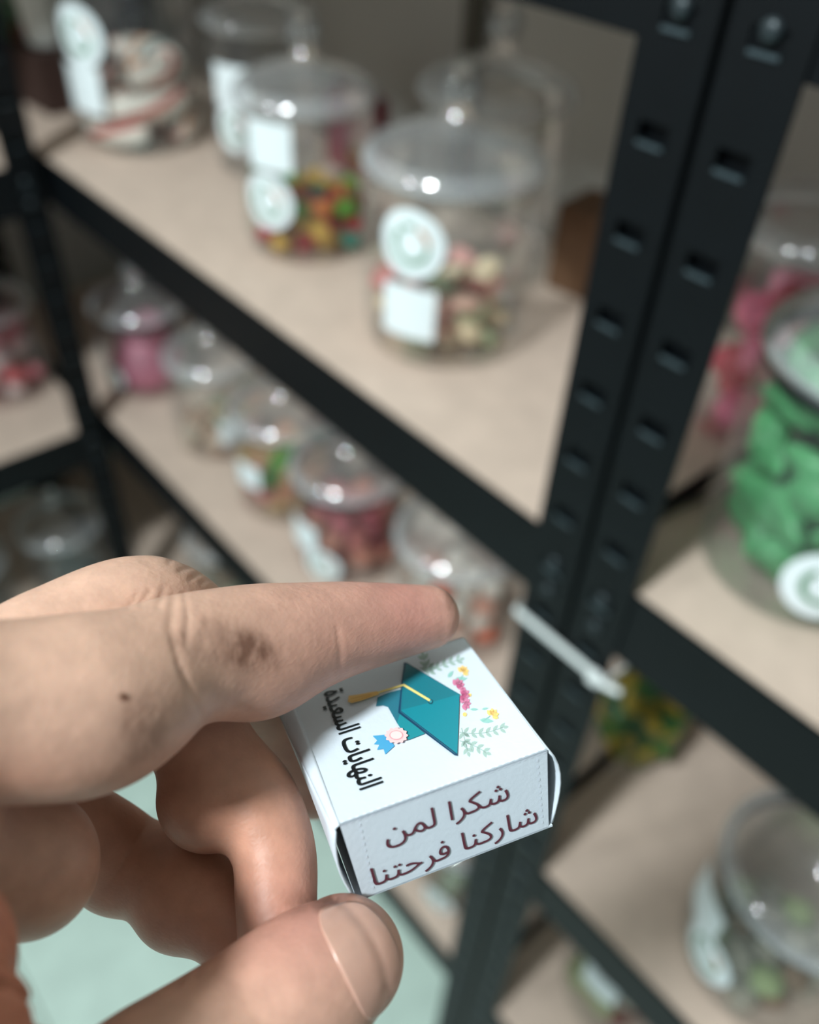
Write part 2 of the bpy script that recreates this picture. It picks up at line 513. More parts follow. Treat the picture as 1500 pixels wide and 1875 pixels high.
for k, (rad_, z0, a0, a1, tl) in enumerate([(.059, .021, .3, 5.9, .001), (.024, .021, 1.0, 6.0, .001), (.060, .056, 1.4, 6.8, .001), (.025, .056, 0, 5.4, .001), (.046, .093, -.6, 3.2, .003)]):
    pts = []
    for t in np.linspace(0, 1, 40):
        a = a0 + (a1 - a0) * t
        pts.append((J3[0] + rad_ * math.cos(a), J3[1] + rad_ * math.sin(a), J3[2] + z0 + tl * math.sin(a * 1.5 + k)))
    rope(pts, .0165, .040, 'white candy rope with red and blue stripes, coiled in the tall jar', 'candy ropes in the tall corner jar')

# things at the back of the upper shelf
cb = P(1052, 552, Z1)
o = empty('cardboard_box', (cb[0] + .030, cb[1] + .040, Z1 + .0006), R_(8)); tag(o, 'plain brown cardboard carton behind the beige sour candy jar', 'box')
M_CARD = mat('brown_card', '#6b4d36', .8, var=.08, vscale=40)
box_obj('carton_body', -.075, .075, -.03, .03, 0, .085, M_CARD, o, bevel=.001)
box_obj('lid_flap', -.075, .075, -.03, -.0006, .0855, .0867, M_CARD, o)
box_obj('lid_flap', -.075, .075, .0006, .03, .0855, .0867, M_CARD, o)
pk_ = on_y(592, 285, .66)
o = empty('maroon_packet', (pk_[0] + .045, .68, Z1 + .0006), R_(-5)); tag(o, 'maroon paper packet standing behind the jar of bright jelly sweets', 'packet')
M_MAR = mat('maroon_card', '#7a2f3c', .6)
box_obj('packet_body', -.045, .045, -.02, .02, 0, .095, M_MAR, o, bevel=.004)
box_obj('folded_top', -.045, .045, -.004, .004, .0955, .108, M_MAR, o, bevel=.001)
cb = np.array([-1.315, .45, Z1])
o = empty('dark_carton', (cb[0], cb[1] + .03, Z1 + .0006), R_(4)); tag(o, 'dark brown carton standing by the corner post behind the candy ropes', 'box')
M_DK = mat('dark_brown_card', '#3a2620', .7)
box_obj('carton_body', -.045, .045, -.04, .04, 0, .075, M_DK, o, bevel=.0015)
box_obj('lid_flap', -.045, .045, -.04, .04, .0755, .077, M_DK, o)
v, f = lathe([(0, .001), (.022, .001), (.026, .004), (.030, .05), (.034, .100), (.0355, .102), (.0345, .104), (.0325, .101), (.024, .006), (0, .005)], 28)
cup = mesh_obj('paper_cup', v, f, mat('white_paper', '#dfe2dc', .6), None, True)
cup.location = (cb[0], cb[1] + .03, Z1 + .0778); tag(cup, 'white paper cup standing on the dark brown carton', 'cup')

# main shelf, lower level
K1 = P(280, 692, Z2)
jar('clear jar of pink bundled candy on the lower shelf, by the corner post', K1, .074, .140, [('round', 348, 690, .024), ('round', 208, 690, .022), ('square', 180, 640, .02)], True)
K2 = P(408, 800, Z2)
jar('clear jar of pale mixed sweets next to the pink candy jar', K2, .070, .148, [('square', 430, 790, .022)])
K3 = P(528, 905, Z2)
jar('clear jar of peach and green sweets between pale and red candy jars', K3, .072, .148, [('square', 455, 870, .02)])
K4 = P(640, 1010, Z2)
jar('clear jar of dusty red candy on the lower shelf with black seal', K4, .073, .150, [('square', 555, 978, .024), ('round', 590, 1035, .026)], True)
K5 = P(825, 1140, Z2)
jar('clear jar of white and orange sweets on the lower shelf, beside rack posts', K5, .075, .152, [('round', 715, 1068, .028)])
fill(K2, .070, (.013, .010, .009), [('pale1', '#d9c8b4'), ('pale2', '#c8a48c'), ('pale3', '#b9c4a4')], 2, 'pale pastel sweet in the jar next to the pink bundle', 'candy', 'pastel_candy', 'pastel sweets in their jar')
fill(K3, .072, (.014, .011, .010), [('peach', '#d59a78'), ('green', '#5f9a2e'), ('sand', '#c8a878'), ('rose', '#b4615f')], 4, 'peach, sand, rose or green sweet in jar beside the red candy', 'candy', 'fruit_candy', 'peach and green sweets in their jar', hollow=True)
fill(K4, .073, (.017, .014, .011), [('dusty', '#b0505c'), ('dusty2', '#bd6a66'), ('dusty3', '#c5806c')], 4, 'dusty red sugared piece in the black sealed jar', 'candy', 'sugared_candy', 'dusty red pieces in their jar', hollow=True, noise=.08)
fill(K5, .075, (.015, .013, .010), [('white', '#e2d8cc'), ('coral', '#d8653f'), ('white2', '#dcc9bb'), ('blush', '#d9a08c')], 3, 'white or orange sweet in the jar beside rack posts', 'candy', 'orange_white_candy', 'white and orange sweets in their jar', hollow=True)

# pink bundle in K1: a gathered bag of pink candy, narrow at the neck
def bundle(base, prof, col, name, label, cat, lob=7, amp=.06):
    n = 42; vs, fs = [], []
    for j, (rr, z) in enumerate(prof):
        for i in range(n):
            a = 2 * math.pi * i / n
            k = 1 + amp * math.sin(lob * a + .6 * j) + .5 * amp * math.sin(3 * a + j)
            vs.append((rr * k * math.cos(a), rr * k * math.sin(a), z + .003 * math.sin(5 * a + j)))
    for j in range(len(prof) - 1):
        for i in range(n):
            k = (i + 1) % n
            fs.append((j * n + i, j * n + k, (j + 1) * n + k, (j + 1) * n + i))
    fs.append(tuple(range(n - 1, -1, -1)))
    fs.append(tuple(range((len(prof) - 1) * n, len(prof) * n)))
    o = mesh_obj(name, vs, fs, col, None, True)
    o.location = [float(x) for x in base]
    tag(o, label, cat)
    return o
bundle((K1[0] + .004, K1[1] - .003, K1[2] + .004), [(.034, .005), (.052, .009), (.060, .02), (.060, .04), (.053, .062), (.038, .078), (.033, .088), (.039, .100), (.042, .106), (.028, .107), (.008, .104)],
       mat('pink_bundle', '#cc7890', .5, var=.10, vscale=30, bump=.3, bscale=120), 'candy_bundle', 'gathered pink candy bundle standing inside the jar by corner post', 'candy')

# bottom level jars of the middle rack
LOWL = ['clear jar of grey green sweets on the lowest middle rack shelf, at the room corner', 'clear jar of grey green sweets on the lowest shelf, under the pale sweet jar', 'clear jar of grey green sweets on the lowest shelf, under the dusty red jar',
        'clear jar of grey green sweets on the lowest shelf, under the orange sweet jar', 'clear round labelled jar of grey green sweets on the lowest shelf against paired posts']
for k, (x, y) in enumerate(((-1.03, .50), (-.84, .53), (-.65, .50), (-.505, .535), (-.345, .47))):
    B = (x, y, Z3)
    jar(LOWL[k], B, .070, .145, ([('round', 770, 1690, .026)] if k == 4 else []), k % 2 == 0)
    fill(B, .070, (.016, .013, .011), [('grey', '#8b8f80'), ('greygreen', '#9aa68c'), ('tan', '#a08a74')], 2, 'grey green sweet in a jar on the lowest shelf of the middle rack', 'candy', 'dull_candy', 'grey green sweets on the lowest shelf', hollow=True)

# left rack
A1 = np.array([-1.30, .286, Z2])
jar('clear jar of pink and white twists on the crosswise rack', A1, .070, .150)
fill(A1, .070, (.021, .014, .012), [('pinkw1', '#d8808a'), ('pinkw2', '#e3c3c3'), ('pinkw3', '#cc5a60'), ('pinkw4', '#f0d8d6')], 5, 'pink or white soft candy in the jar on the crosswise rack', 'candy', 'soft_candy', 'pink and white pieces on the crosswise rack', hollow=True, noise=.08)
A2 = np.array([-1.465, .475, Z1])
jar('clear jar of green and red sweets on the upper shelf behind the crosswise rack', A2, .075, .150)
fill(A2, .075, (.018, .014, .012), [('leaf', '#3f7a3a'), ('brick', '#7a332c'), ('leaf2', '#4f9a48')], 4, 'green or red sweet in the jar behind the crosswise rack', 'candy', 'green_red_candy', 'green and red sweets behind the crosswise rack', hollow=True)
for k, B in enumerate((np.array([-1.235, .282, Z3]), np.array([-1.24, .105, Z3]))):
    jar(('clear jar with shiny lid low on the crosswise rack, by the corner post', 'clear jar low on the crosswise rack, away from the corner post')[k], B, .075, .150, gasket=(k == 1))
    fill(B, .075, (.018, .014, .012), [('smoke', '#6f7370'), ('smoke2', '#84827c')], 2, 'grey sweet in a jar low on the crosswise rack', 'candy', 'grey_candy', 'grey sweets low on the crosswise rack', hollow=True)

# right rack
G1 = P(1452, 1030, Z1)
jar('clear jar packed with green jelly leaves under a grey lid', G1, .071, .165, [('round', 1518, 1078, .027)], True)
P1 = P(1390, 768, Z1)
jar('clear jar of bright pink candy behind the green jelly jar', P1, .068, .165)
fill(P1, .068, (.021, .017, .012), [('hot', '#f07a9c'), ('hot2', '#f5a4ba'), ('deep', '#c24458'), ('hot3', '#f088a8')], 5, 'bright pink candy piece in the jar behind green jelly leaves', 'candy', 'pink_candy', 'bright pink pieces in their jar', hollow=True, noise=.10, tilt=.5, pw_=4)
def leaf_mesh(seed):
    bm = bmesh.new(); bmesh.ops.create_icosphere(bm, subdivisions=3, radius=1.0)
    rg = np.random.default_rng(seed); ph = rg.uniform(0, 6.28, 9)
    for v in bm.verts:
        x, y, z = v.co
        k = 1 + .16 * math.sin(3.1 * x + 2.2 * y + ph[0]) + .13 * math.sin(4.3 * y - 3 * z + ph[1]) + .10 * math.sin(6.5 * z + 5 * x + ph[2]) + .06 * math.sin(9 * x - 8 * y + ph[3])
        v.co = Vector((x * .033, y * .027, z * .013 + .007 * math.sin(2.6 * x + ph[4]))) * k
    me = bpy.data.meshes.new('jelly_leaf'); bm.to_mesh(me); bm.free()
    for p in me.polygons: p.use_smooth = True
    me.materials.append(mat('green_jelly', '#5aa86e', .4, var=.16, vscale=40, bump=.15, bscale=60, sss=.3, sssr=(.3, 1, .4), sscale=.006))
    return me
LEAF = [leaf_mesh(k) for k in range(5)]
for L in range(4):
    for i in range(6):
        o = bpy.data.objects.new('jelly_leaf', LEAF[(i * 3 + L) % 5]); COL.objects.link(o)
        a = 2 * math.pi * i / 5 + L * .63
        if i < 5:
            o.location = (G1[0] + (.0455 - .007 * (L == 0)) * math.cos(a), G1[1] + (.0455 - .007 * (L == 0)) * math.sin(a), G1[2] + .028 + .004 * (L == 0) + L * .0380)
            o.rotation_euler = Matrix(((-math.sin(a), 0, math.cos(a)), (math.cos(a), 0, math.sin(a)), (0, 1, 0))).to_euler()
            o.scale = (.88, .74, .86)
        else:
            o.location = (G1[0], G1[1], G1[2] + .030 + L * .0385); o.scale = (.64, .64, 1.0); o.rotation_euler = (.3, .2, L)
        tag(o, 'crumpled green jelly leaf inside the grey lidded jar', 'candy', 'green jelly leaves in their jar')
R2 = P(1388, 1745, Z2)
jar('clear jar of pale green and brown sweets on the shelf below the green jelly', R2, .076, .155, [('square', 1290, 1655, .028), ('round', 1292, 1745, .028)], True)
fill(R2, .076, (.014, .012, .010), [('lime', '#a9bb84'), ('brown', '#8f735c'), ('pale', '#c2bfae'), ('pale4', '#aaa596')], 2, 'pale green or brown sweet in the lower jar beneath green jelly', 'candy', 'lime_candy', 'pale green and brown sweets in their jar', hollow=True)

# green and yellow bag behind the posts
def bag_mat():
    m = bpy.data.materials.new('green_yellow_bag'); m.use_nodes = True
    nt = m.node_tree; b = nt.nodes['Principled BSDF']; b.inputs['Roughness'].default_value = .35
    tc = nt.nodes.new('ShaderNodeTexCoord'); vo = nt.nodes.new('ShaderNodeTexVoronoi'); vo.inputs['Scale'].default_value = 60
    nt.links.new(tc.outputs['Object'], vo.inputs['Vector'])
    sep = nt.nodes.new('ShaderNodeSeparateColor'); nt.links.new(vo.outputs['Color'], sep.inputs[0])
    cr = nt.nodes.new('ShaderNodeValToRGB'); cr.color_ramp.interpolation = 'CONSTANT'
    e = cr.color_ramp.elements; e[0].color = s2l('#3d6b2a'); e[1].position = .76; e[1].color = s2l('#a8902a')
    x = e.new(.35); x.color = s2l('#2f5a2c')
    nt.links.new(sep.outputs[0], cr.inputs[0]); nt.links.new(cr.outputs[0], b.inputs['Base Color'])
    return m
bg = P(1120, 1440, Z2)
bb = empty('candy_bag', (bg[0] - .018, bg[1] + .05, Z2)); tag(bb, 'lumpy bag of green and yellow sweets behind the paired posts', 'bag')
bm = bmesh.new(); bmesh.ops.create_icosphere(bm, subdivisions=5, radius=1)
for v in bm.verts:
    x, y, z = v.co
    k = 1 + .05 * math.sin(9 * x + 3) * math.sin(9 * y) + .05 * math.sin(10 * z + 4 * x) + .03 * math.sin(15 * y + 7 * z)
    v.co = Vector((x * .046 * k, y * .045 * k, .0675 + z * .060 * k))
bm_obj('bag_body', bm, bag_mat(), bb, True)
v, f = lathe([(.018, .121), (.009, .129), (.011, .135), (.022, .145), (.024, .149), (.020, .147), (.007, .133)], 20)
mesh_obj('bag_neck', v, f, mat('bag_neck_green', '#3d6b2a', .4), bb, True)
B = (-.10, .52, Z3)
jar('clear jar of pale sweets on the lowest shelf of the green jelly rack', B, .072, .15, [('square', 1110, 1790, .024)])
fill(B, .072, (.016, .013, .011), [('pale', '#cfcab2'), ('brick', '#7a332c'), ('lime', '#9cb46a')], 2, 'pale, lime or brick red sweet in the lowest jar of green jelly rack', 'candy', 'lowest_candy', 'sweets in the lowest jar of the green jelly rack', hollow=True)

# ------------------------------------------------------------------ the small printed box in the hand
BS = 0.93
BO = np.array([-.0122, .0547, .148]) * BS
E1 = np.array([.0379, -.0103, .0099]); E1 /= np.linalg.norm(E1)
E2 = np.array([.0024, .0175, .0087]); E2 -= E1 * (E2 @ E1); E2 /= np.linalg.norm(E2)
E3 = np.cross(E1, E2)
BA, BB, BH = .0405 * BS, .0412 * BS, .0197 * BS          # width, depth, height in metres
bxe = empty('favor_box')
Mb = Matrix.Identity(4)
for ax, col in enumerate((E1, E3, -E2)):
    w_ = RW @ col
    for i in range(3): Mb[i][ax] = w_[i]
wo = c2w(BO)
for i in range(3): Mb[i][3] = wo[i]
bxe.matrix_world = Mb
tag(bxe, 'small white paper gift box printed with a teal graduation cap, held in the hand', 'gift box')
def plane_hit(px, py, axis, val=0.0):
    """pixel -> box coordinates on the plane where local axis = val"""
    d = np.array([(px - CX) / FPX, (py - CY) / FPX, 1.0])
    B = np.array([E1, E3, -E2])
    ld, lo = B @ d, B @ (-BO)
    t = (val - lo[axis]) / ld[axis]
    return lo + ld * t
def crop(cx, cy): return 480 + cx * .38667, 1140 + cy * .38667
def top_uv(cx, cy): 
    q = plane_hit(*crop(cx, cy), 2); return q[0], q[1]
def front_uz(cx, cy):
    q = plane_hit(*crop(cx, cy), 1); return q[0], q[2]
M_CARTON = mat('white_carton', '#ccd6e0', .42, var=.015, vscale=120, bump=.04, bscale=900)
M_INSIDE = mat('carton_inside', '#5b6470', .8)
TH = .0004
def slab(name, pts, m, parent, flip=False):
    """thin quad sheet: four corners, thickness along the face normal"""
    p = [np.array(q, float) for q in pts]
    n = np.cross(p[1] - p[0], p[3] - p[0]); n /= np.linalg.norm(n)
    vs = p + [q - n * TH for q in p]
    return mesh_obj(name, vs, [(0, 1, 2, 3), (7, 6, 5, 4), (0, 4, 5, 1), (1, 5, 6, 2), (2, 6, 7, 3), (3, 7, 4, 0)], m, parent)
x0, x1, y0, y1, z0 = 0.0, BA, 0.0, BB, -BH
tp = slab('top_panel', [(x0, y0, 0), (x1, y0, 0), (x1, y1, 0), (x0 - .0004, y1, 0)], M_CARTON, bxe)
fp = slab('front_panel', [(x0 + .0012, y0, z0), (x1 - .0008, y0, z0), (x1, y0, 0), (x0, y0, 0)], M_CARTON, bxe)
slab('back_panel', [(x1, y1, z0), (x0, y1, z0), (x0, y1, 0), (x1, y1, 0)], M_CARTON, bxe)
slab('bottom_panel', [(x0, y1, z0), (x1, y1, z0), (x1, y0, z0), (x0, y0, z0)], M_CARTON, bxe)
slab('inner_flap', [(x0 + .0018, y1, z0), (x0 + .0018, y0 + .0005, z0), (x0 + .0018, y0 + .0005, -.0006), (x0 + .0018, y1, -.0006)], M_INSIDE, bxe)
# left side: folded strip falling away from the top, then the outer flap standing slightly open
def curved_sheet(name, rows, m, parent):
    """rows of points -> sheet with thickness from a solidify modifier"""
    nr, nc = len(rows), len(rows[0]); vs = [q for r in rows for q in r]
    fs = [(i * nc + j, i * nc + j + 1, (i + 1) * nc + j + 1, (i + 1) * nc + j) for i in range(nr - 1) for j in range(nc - 1)]
    o = mesh_obj(name, vs, fs, m, parent, True)
    md = o.modifiers.new('thickness', 'SOLIDIFY'); md.thickness = TH; md.offset = 0
    return o
ys = np.linspace(0, 1, 9)
rows = []
for k in np.linspace(0, 1, 5):
    rows.append([(x0 - k * (.0010 + .0026 * t), y0 + t * BB, -.0001 - k * k * (.0006 + .0012 * t)) for t in ys])
curved_sheet('fold_strip', rows, M_CARTON, bxe)
rows = []
for k in np.linspace(0, 1, 8):
    rows.append([(x0 - (.0010 + .0026 * t) * (1 - .75 * k) - .0011 * math.sin(math.pi * k) * (1 - t), y0 - .0003 + t * BB, -.0008 - .0012 * t - k * (BH - .0020 - .001 * t)) for t in ys])
curved_sheet('side_flap', rows, M_CARTON, bxe)
# right side: flap bulging outward
rows = []
for k in np.linspace(0, 1, 9):
    rows.append([(x1 + .0001 + .0022 * math.sin(math.pi * k ** .8) * (1 - .35 * t), y0 + .0003 + t * (BB - .0006), -.0002 - k * (BH - .0008)) for t in ys])
curved_sheet('side_flap', rows, M_CARTON, bxe)

def flat(name, polys, col, parent, layer, face='top', conv=True, rough=.4):
    """flat print: polygons in zoomed-photo coordinates laid on the panel"""
    vs, fs = [], []
    for poly in polys:
        k = len(vs)
        for a, b in poly:
            if face == 'top':
                u, v_ = top_uv(a, b) if conv else (a, b); vs.append((u, v_, .00004 * layer))
            else:
                u, v_ = front_uz(a, b) if conv else (a, b); vs.append((u, -.00004 * layer, v_))
        fs.append(tuple(range(k, k + len(poly))))
    me_m = mat('print_' + col.lstrip('#'), col, rough)
    return mesh_obj(name, vs, fs, me_m, parent)
def ngon(cx, cy, r, n=24, ry=None):
    ry = ry or r
    return [(cx + r * math.cos(2 * math.pi * i / n), cy + ry * math.sin(2 * math.pi * i / n)) for i in range(n)]
def leaf(x, y, ang, L, W):
    c, s = math.cos(ang), math.sin(ang)
    return [(x + c * a - s * b, y + s * a + c * b) for a, b in ((0, 0), (L * .3, W * .5), (L * .65, W * .45), (L, 0), (L * .65, -W * .45), (L * .3, -W * .5))]
def sprig(x0_, y0_, x1_, y1_, n, L, W, bend=0.0):
    out = []; ang = math.atan2(y1_ - y0_, x1_ - x0_); ln = math.hypot(x1_ - x0_, y1_ - y0_)
    nx, ny = -math.sin(ang), math.cos(ang)
    def pt(t): return (x0_ + (x1_ - x0_) * t + nx * bend * math.sin(math.pi * t), y0_ + (y1_ - y0_) * t + ny * bend * math.sin(math.pi * t))
    for i in range(8):
        a, b = pt(i / 8), pt((i + 1) / 8)
        out.append([(a[0] + nx * 2, a[1] + ny * 2), (b[0] + nx * 2, b[1] + ny * 2), (b[0] - nx * 2, b[1] - ny * 2), (a[0] - nx * 2, a[1] - ny * 2)])
    for i in range(n):
        x, y = pt((i + .6) / n)
        out.append(leaf(x, y, ang + .75, L, W)); out.append(leaf(x, y, ang - .75, L, W))
    x, y = pt(1); out.append(leaf(x, y, ang, L * .8, W))
    return out
def stroke(pts, w):
    out = []
    for (ax, ay), (bx_, by) in zip(pts[:-1], pts[1:]):
        l = math.hypot(bx_ - ax, by - ay); nx, ny = -(by - ay) / l * w / 2, (bx_ - ax) / l * w / 2
        out.append([(ax + nx, ay + ny), (bx_ + nx, by + ny), (bx_ - nx, by - ny), (ax - nx, ay - ny)])
    return out
# foliage and flowers behind the cap
flat('leaf_print', sprig(775, 245, 935, 178, 5, 34, 15, -10) + sprig(790, 250, 765, 165, 3, 38, 17) + sprig(745, 215, 800, 215, 2, 36, 17), '#9db5ae', tp, 1)
flat('leaf_print', sprig(935, 520, 1140, 497, 6, 36, 15, 16) + sprig(935, 560, 1060, 615, 4, 36, 16, -6) + sprig(945, 500, 975, 610, 3, 36, 16), '#9db5ae', tp, 1)
flat('leaf_print', [leaf(905, 275, -.15, 70, 24), leaf(880, 262, -.9, 42, 18), leaf(1030, 462, .1, 68, 22), leaf(985, 412, .0, 40, 12), leaf(1040, 412, -.2, 34, 10)], '#8fc0b8', tp, 2)
flat('flower_print', [leaf(925, 300, a, 36, 26) for a in (-2.2, -1.5, -.8, -.2, .5)] + [leaf(945, 345, a, 42, 28) for a in (-1.2, -.5, .1, .8, 1.5)] + [leaf(955, 385, a, 36, 24) for a in (-.6, 0, .7, 1.3)], '#cf7d9e', tp, 3)
flat('flower_print', [leaf(945, 345, a, 26, 12) for a in (-1.2, -.5, .1, .8, 1.5)] + [ngon(930, 305, 9)], '#b9587f', tp, 4)
flat('flower_print', [leaf(950, 235, a, 32, 22) for a in (-2.4, -1.6, -.9, -.2, .5)] + [leaf(1090, 440, a, 34, 24) for a in (-2.4, -1.6, -.9, -.2, .5)] + [ngon(960, 437, 10), ngon(984, 345, 8)], '#f0c97a', tp, 3)
flat('leaf_print', stroke([(950, 250), (930, 290)], 4) + stroke([(1080, 445), (1040, 470)], 4), '#8fc0b8', tp, 3)
# graduation cap
flat('cap_print', [[(548, 357), (600, 335), (665, 318), (655, 430), (772, 530), (695, 560), (640, 480), (597, 404), (572, 396), (540, 400)]], '#2a6f82', tp, 5)
flat('cap_print', [[(640, 480), (655, 432), (772, 530), (695, 560)]], '#1d8893', tp, 6)
flat('cap_print', [[(672, 194), (685, 194), (937, 346), (926, 637), (912, 634), (645, 432)]], '#153f5c', tp, 7)
flat('cap_print', [[(684, 198), (936, 345), (800, 384), (660, 420), (665, 300)]], '#1b7482', tp, 8)
flat('cap_print', [[(936, 345), (926, 628), (660, 424), (660, 420), (800, 384)]], '#138392', tp, 8)
flat('cap_print', stroke([(673, 200), (658, 428), (915, 628)], 2.5), '#2f6f86', tp, 9)
flat('button_print', [ngon(799, 382, 12)], '#15505f', tp, 10)
flat('button_print', [ngon(799, 382, 6)], '#3c97a3', tp, 11)
flat('tassel_print', stroke([(796, 378), (670, 303)], 11) + stroke([(674, 303), (545, 342)], 9), '#eed884', tp, 12)
flat('tassel_print', [[(548, 334), (556, 350), (510, 366), (470, 380), (426, 391), (408, 384), (412, 356), (460, 350), (505, 341)]], '#e8c070', tp, 13)
flat('tassel_print', stroke([(520, 350), (420, 372)], 3) + stroke([(515, 358), (424, 386)], 2.5), '#d9a94f', tp, 14)
# rosette with ribbon
flat('ribbon_print', [[(524, 540), (590, 534), (628, 588), (584, 628), (576, 602), (545, 606), (556, 582), (530, 580), (546, 562)]], '#4a9fcb', tp, 5)
flat('rosette_print', [[(638 + (52 + 4 * math.cos(12 * t)) * math.cos(t), 546 + (37 + 3 * math.cos(12 * t)) * math.sin(t)) for t in np.linspace(0, 6.283, 96, endpoint=False)]], '#eec3c4', tp, 15)
flat('rosette_print', [ngon(638, 546, 33, 28, 23)], '#d99aa2', tp, 16)
flat('rosette_print', [ngon(638, 546, 28, 28, 19)], '#f2cfce', tp, 17)

# Arabic lettering (shaped with presentation forms, visual order)
FORMS = {'ا': (0xFE8D, 0xFE8E, None, None), 'ت': (0xFE95, 0xFE96, 0xFE97, 0xFE98), 'ة': (0xFE93, 0xFE94, None, None), 'ح': (0xFEA1, 0xFEA2, 0xFEA3, 0xFEA4),
         'د': (0xFEA9, 0xFEAA, None, None), 'ر': (0xFEAD, 0xFEAE, None, None), 'س': (0xFEB1, 0xFEB2, 0xFEB3, 0xFEB4), 'ش': (0xFEB5, 0xFEB6, 0xFEB7, 0xFEB8),
         'ع': (0xFEC9, 0xFECA, 0xFECB, 0xFECC), 'ف': (0xFED1, 0xFED2, 0xFED3, 0xFED4), 'ك': (0xFED9, 0xFEDA, 0xFEDB, 0xFEDC), 'ل': (0xFEDD, 0xFEDE, 0xFEDF, 0xFEE0),
         'م': (0xFEE1, 0xFEE2, 0xFEE3, 0xFEE4), 'ن': (0xFEE5, 0xFEE6, 0xFEE7, 0xFEE8), 'ه': (0xFEE9, 0xFEEA, 0xFEEB, 0xFEEC), 'ي': (0xFEF1, 0xFEF2, 0xFEF3, 0xFEF4)}
def shape_arabic(s):
    o = ''
    for i, ch in enumerate(s):
        if ch not in FORMS: o += ch; continue
        a = i > 0 and s[i - 1] in FORMS and FORMS[s[i - 1]][2]
        b = i + 1 < len(s) and s[i + 1] in FORMS and FORMS[ch][2]
        q = FORMS[ch]
        o += chr(q[3] if a and b else q[1] if a else q[2] if b else q[0])
    return o[::-1]
def lettering(name, text, A, B, face, hscale, col, bold=0.0, parent=None, layer=6):
    """A, B: baseline ends (left, right) in zoomed-photo coordinates on the panel"""
    cu = bpy.data.curves.new(name, 'FONT'); cu.body = shape_arabic(text); cu.fill_mode = 'NONE'; cu.resolution_u = 5
    tmp = bpy.data.objects.new(name, cu); COL.objects.link(tmp)
    bpy.context.view_layer.update()
    me = bpy.data.meshes.new_from_object(tmp.evaluated_get(bpy.context.evaluated_depsgraph_get()))
    bpy.data.objects.remove(tmp); bpy.data.curves.remove(cu)
    V2 = [Vector((v.co.x, v.co.y)) for v in me.vertices]; E0 = [tuple(e.vertices) for e in me.edges]
    bpy.data.meshes.remove(me)
    nb = {}
    for a_, b_ in E0: nb.setdefault(a_, []).append(b_); nb.setdefault(b_, []).append(a_)
    seen, loops = set(), []
    for st in range(len(V2)):                     # walk every outline in its own direction
        if st in seen or st not in nb: continue
        lp, cur, prev = [st], st, None; seen.add(st)
        nxt = st + 1 if st + 1 in nb[st] else nb[st][0]
        while nxt is not None and nxt not in seen:
            lp.append(nxt); seen.add(nxt); prev, cur = cur, nxt
            nxt = next((q for q in nb[cur] if q not in seen), None)
        loops.append(lp)
    from mathutils.geometry import delaunay_2d_cdt
    rv, re_, rf, *_ = delaunay_2d_cdt(V2, E0, [], 0, 1e-6)
    rv = np.array([tuple(q) for q in rv]); P2 = np.array([tuple(q) for q in V2])
    tri = np.array([t for t in rf if len(t) == 3]); cen = rv[tri].mean(1)
    wn = np.zeros(len(cen), int)
    for lp in loops:                              # non-zero winding: overlapping strokes stay solid
        q0 = P2[lp]; q1 = P2[lp[1:] + lp[:1]]
        for (ax_, ay_), (bx2, by2) in zip(q0, q1):
            side = (bx2 - ax_) * (cen[:, 1] - ay_) - (cen[:, 0] - ax_) * (by2 - ay_)
            wn += ((ay_ <= cen[:, 1]) & (by2 > cen[:, 1]) & (side > 0)).astype(int) - ((ay_ > cen[:, 1]) & (by2 <= cen[:, 1]) & (side < 0)).astype(int)
    co2, faces = [tuple(q) for q in rv], [tuple(t) for t in tri[wn != 0]]
    if bold > 0:                                  # heavier type: a band along each outline
        for lp in loops:
            for i_, j_ in zip(lp, lp[1:] + lp[:1]):
                a_, b_ = P2[i_], P2[j_]; dv = b_ - a_; l_ = np.hypot(*dv)
                if l_ < 1e-6: continue
                nv_ = np.array([-dv[1], dv[0]]) / l_ * bold; tv_ = dv / l_ * bold * .6; k_ = len(co2)
                co2 += [tuple(a_ + nv_ - tv_), tuple(b_ + nv_ + tv_), tuple(b_ - nv_ + tv_), tuple(a_ - nv_ - tv_)]
                faces.append((k_, k_ + 3, k_ + 2, k_ + 1))
    me = bpy.data.meshes.new(name); me.from_pydata([(x_, y_, 0) for x_, y_ in co2], [], faces)
    co = np.array([(x_, y_, 0.0) for x_, y_ in co2])
    cv = top_uv if face == 'top' else front_uz
    a, b = np.array(cv(*A)), np.array(cv(*B))
    used_ = np.unique(np.concatenate([np.array(f_) for f_ in faces])); xmin_ = co[used_, 0].min(); w = co[used_, 0].max() - xmin_; d = (b - a); L = np.linalg.norm(d); d /= L
    n = np.array([-d[1], d[0]])
    s = L / w
    uv = a + np.outer((co[:, 0] - xmin_) * s, d) + np.outer(co[:, 1] * s * hscale, n)
    out = np.zeros_like(co)
    if face == 'top': out[:, 0], out[:, 1], out[:, 2] = uv[:, 0], uv[:, 1], .00004 * layer
    else: out[:, 0], out[:, 2], out[:, 1] = uv[:, 0], uv[:, 1], -.00004 * layer
    me.vertices.foreach_set('co', out.ravel()); me.update()
    me.materials.clear(); me.materials.append(mat('ink_' + col.lstrip('#'), col, .45))
    o = bpy.data.objects.new(name, me); COL.objects.link(o); o.parent = parent
    return o
lettering('lettering', 'شكرا لمن', (585, 1046), (1168, 832), 'front', 1.0, '#5a2433', .0, fp)
lettering('lettering', 'شاركنا فرحتنا', (528, 1246), (1303, 938), 'front', 1.0, '#5a2433', .0, fp)
lettering('lettering', 'النهايات السعيدة', (292, 335), (466, 800), 'top', 1.3, '#10181c', .017, tp)
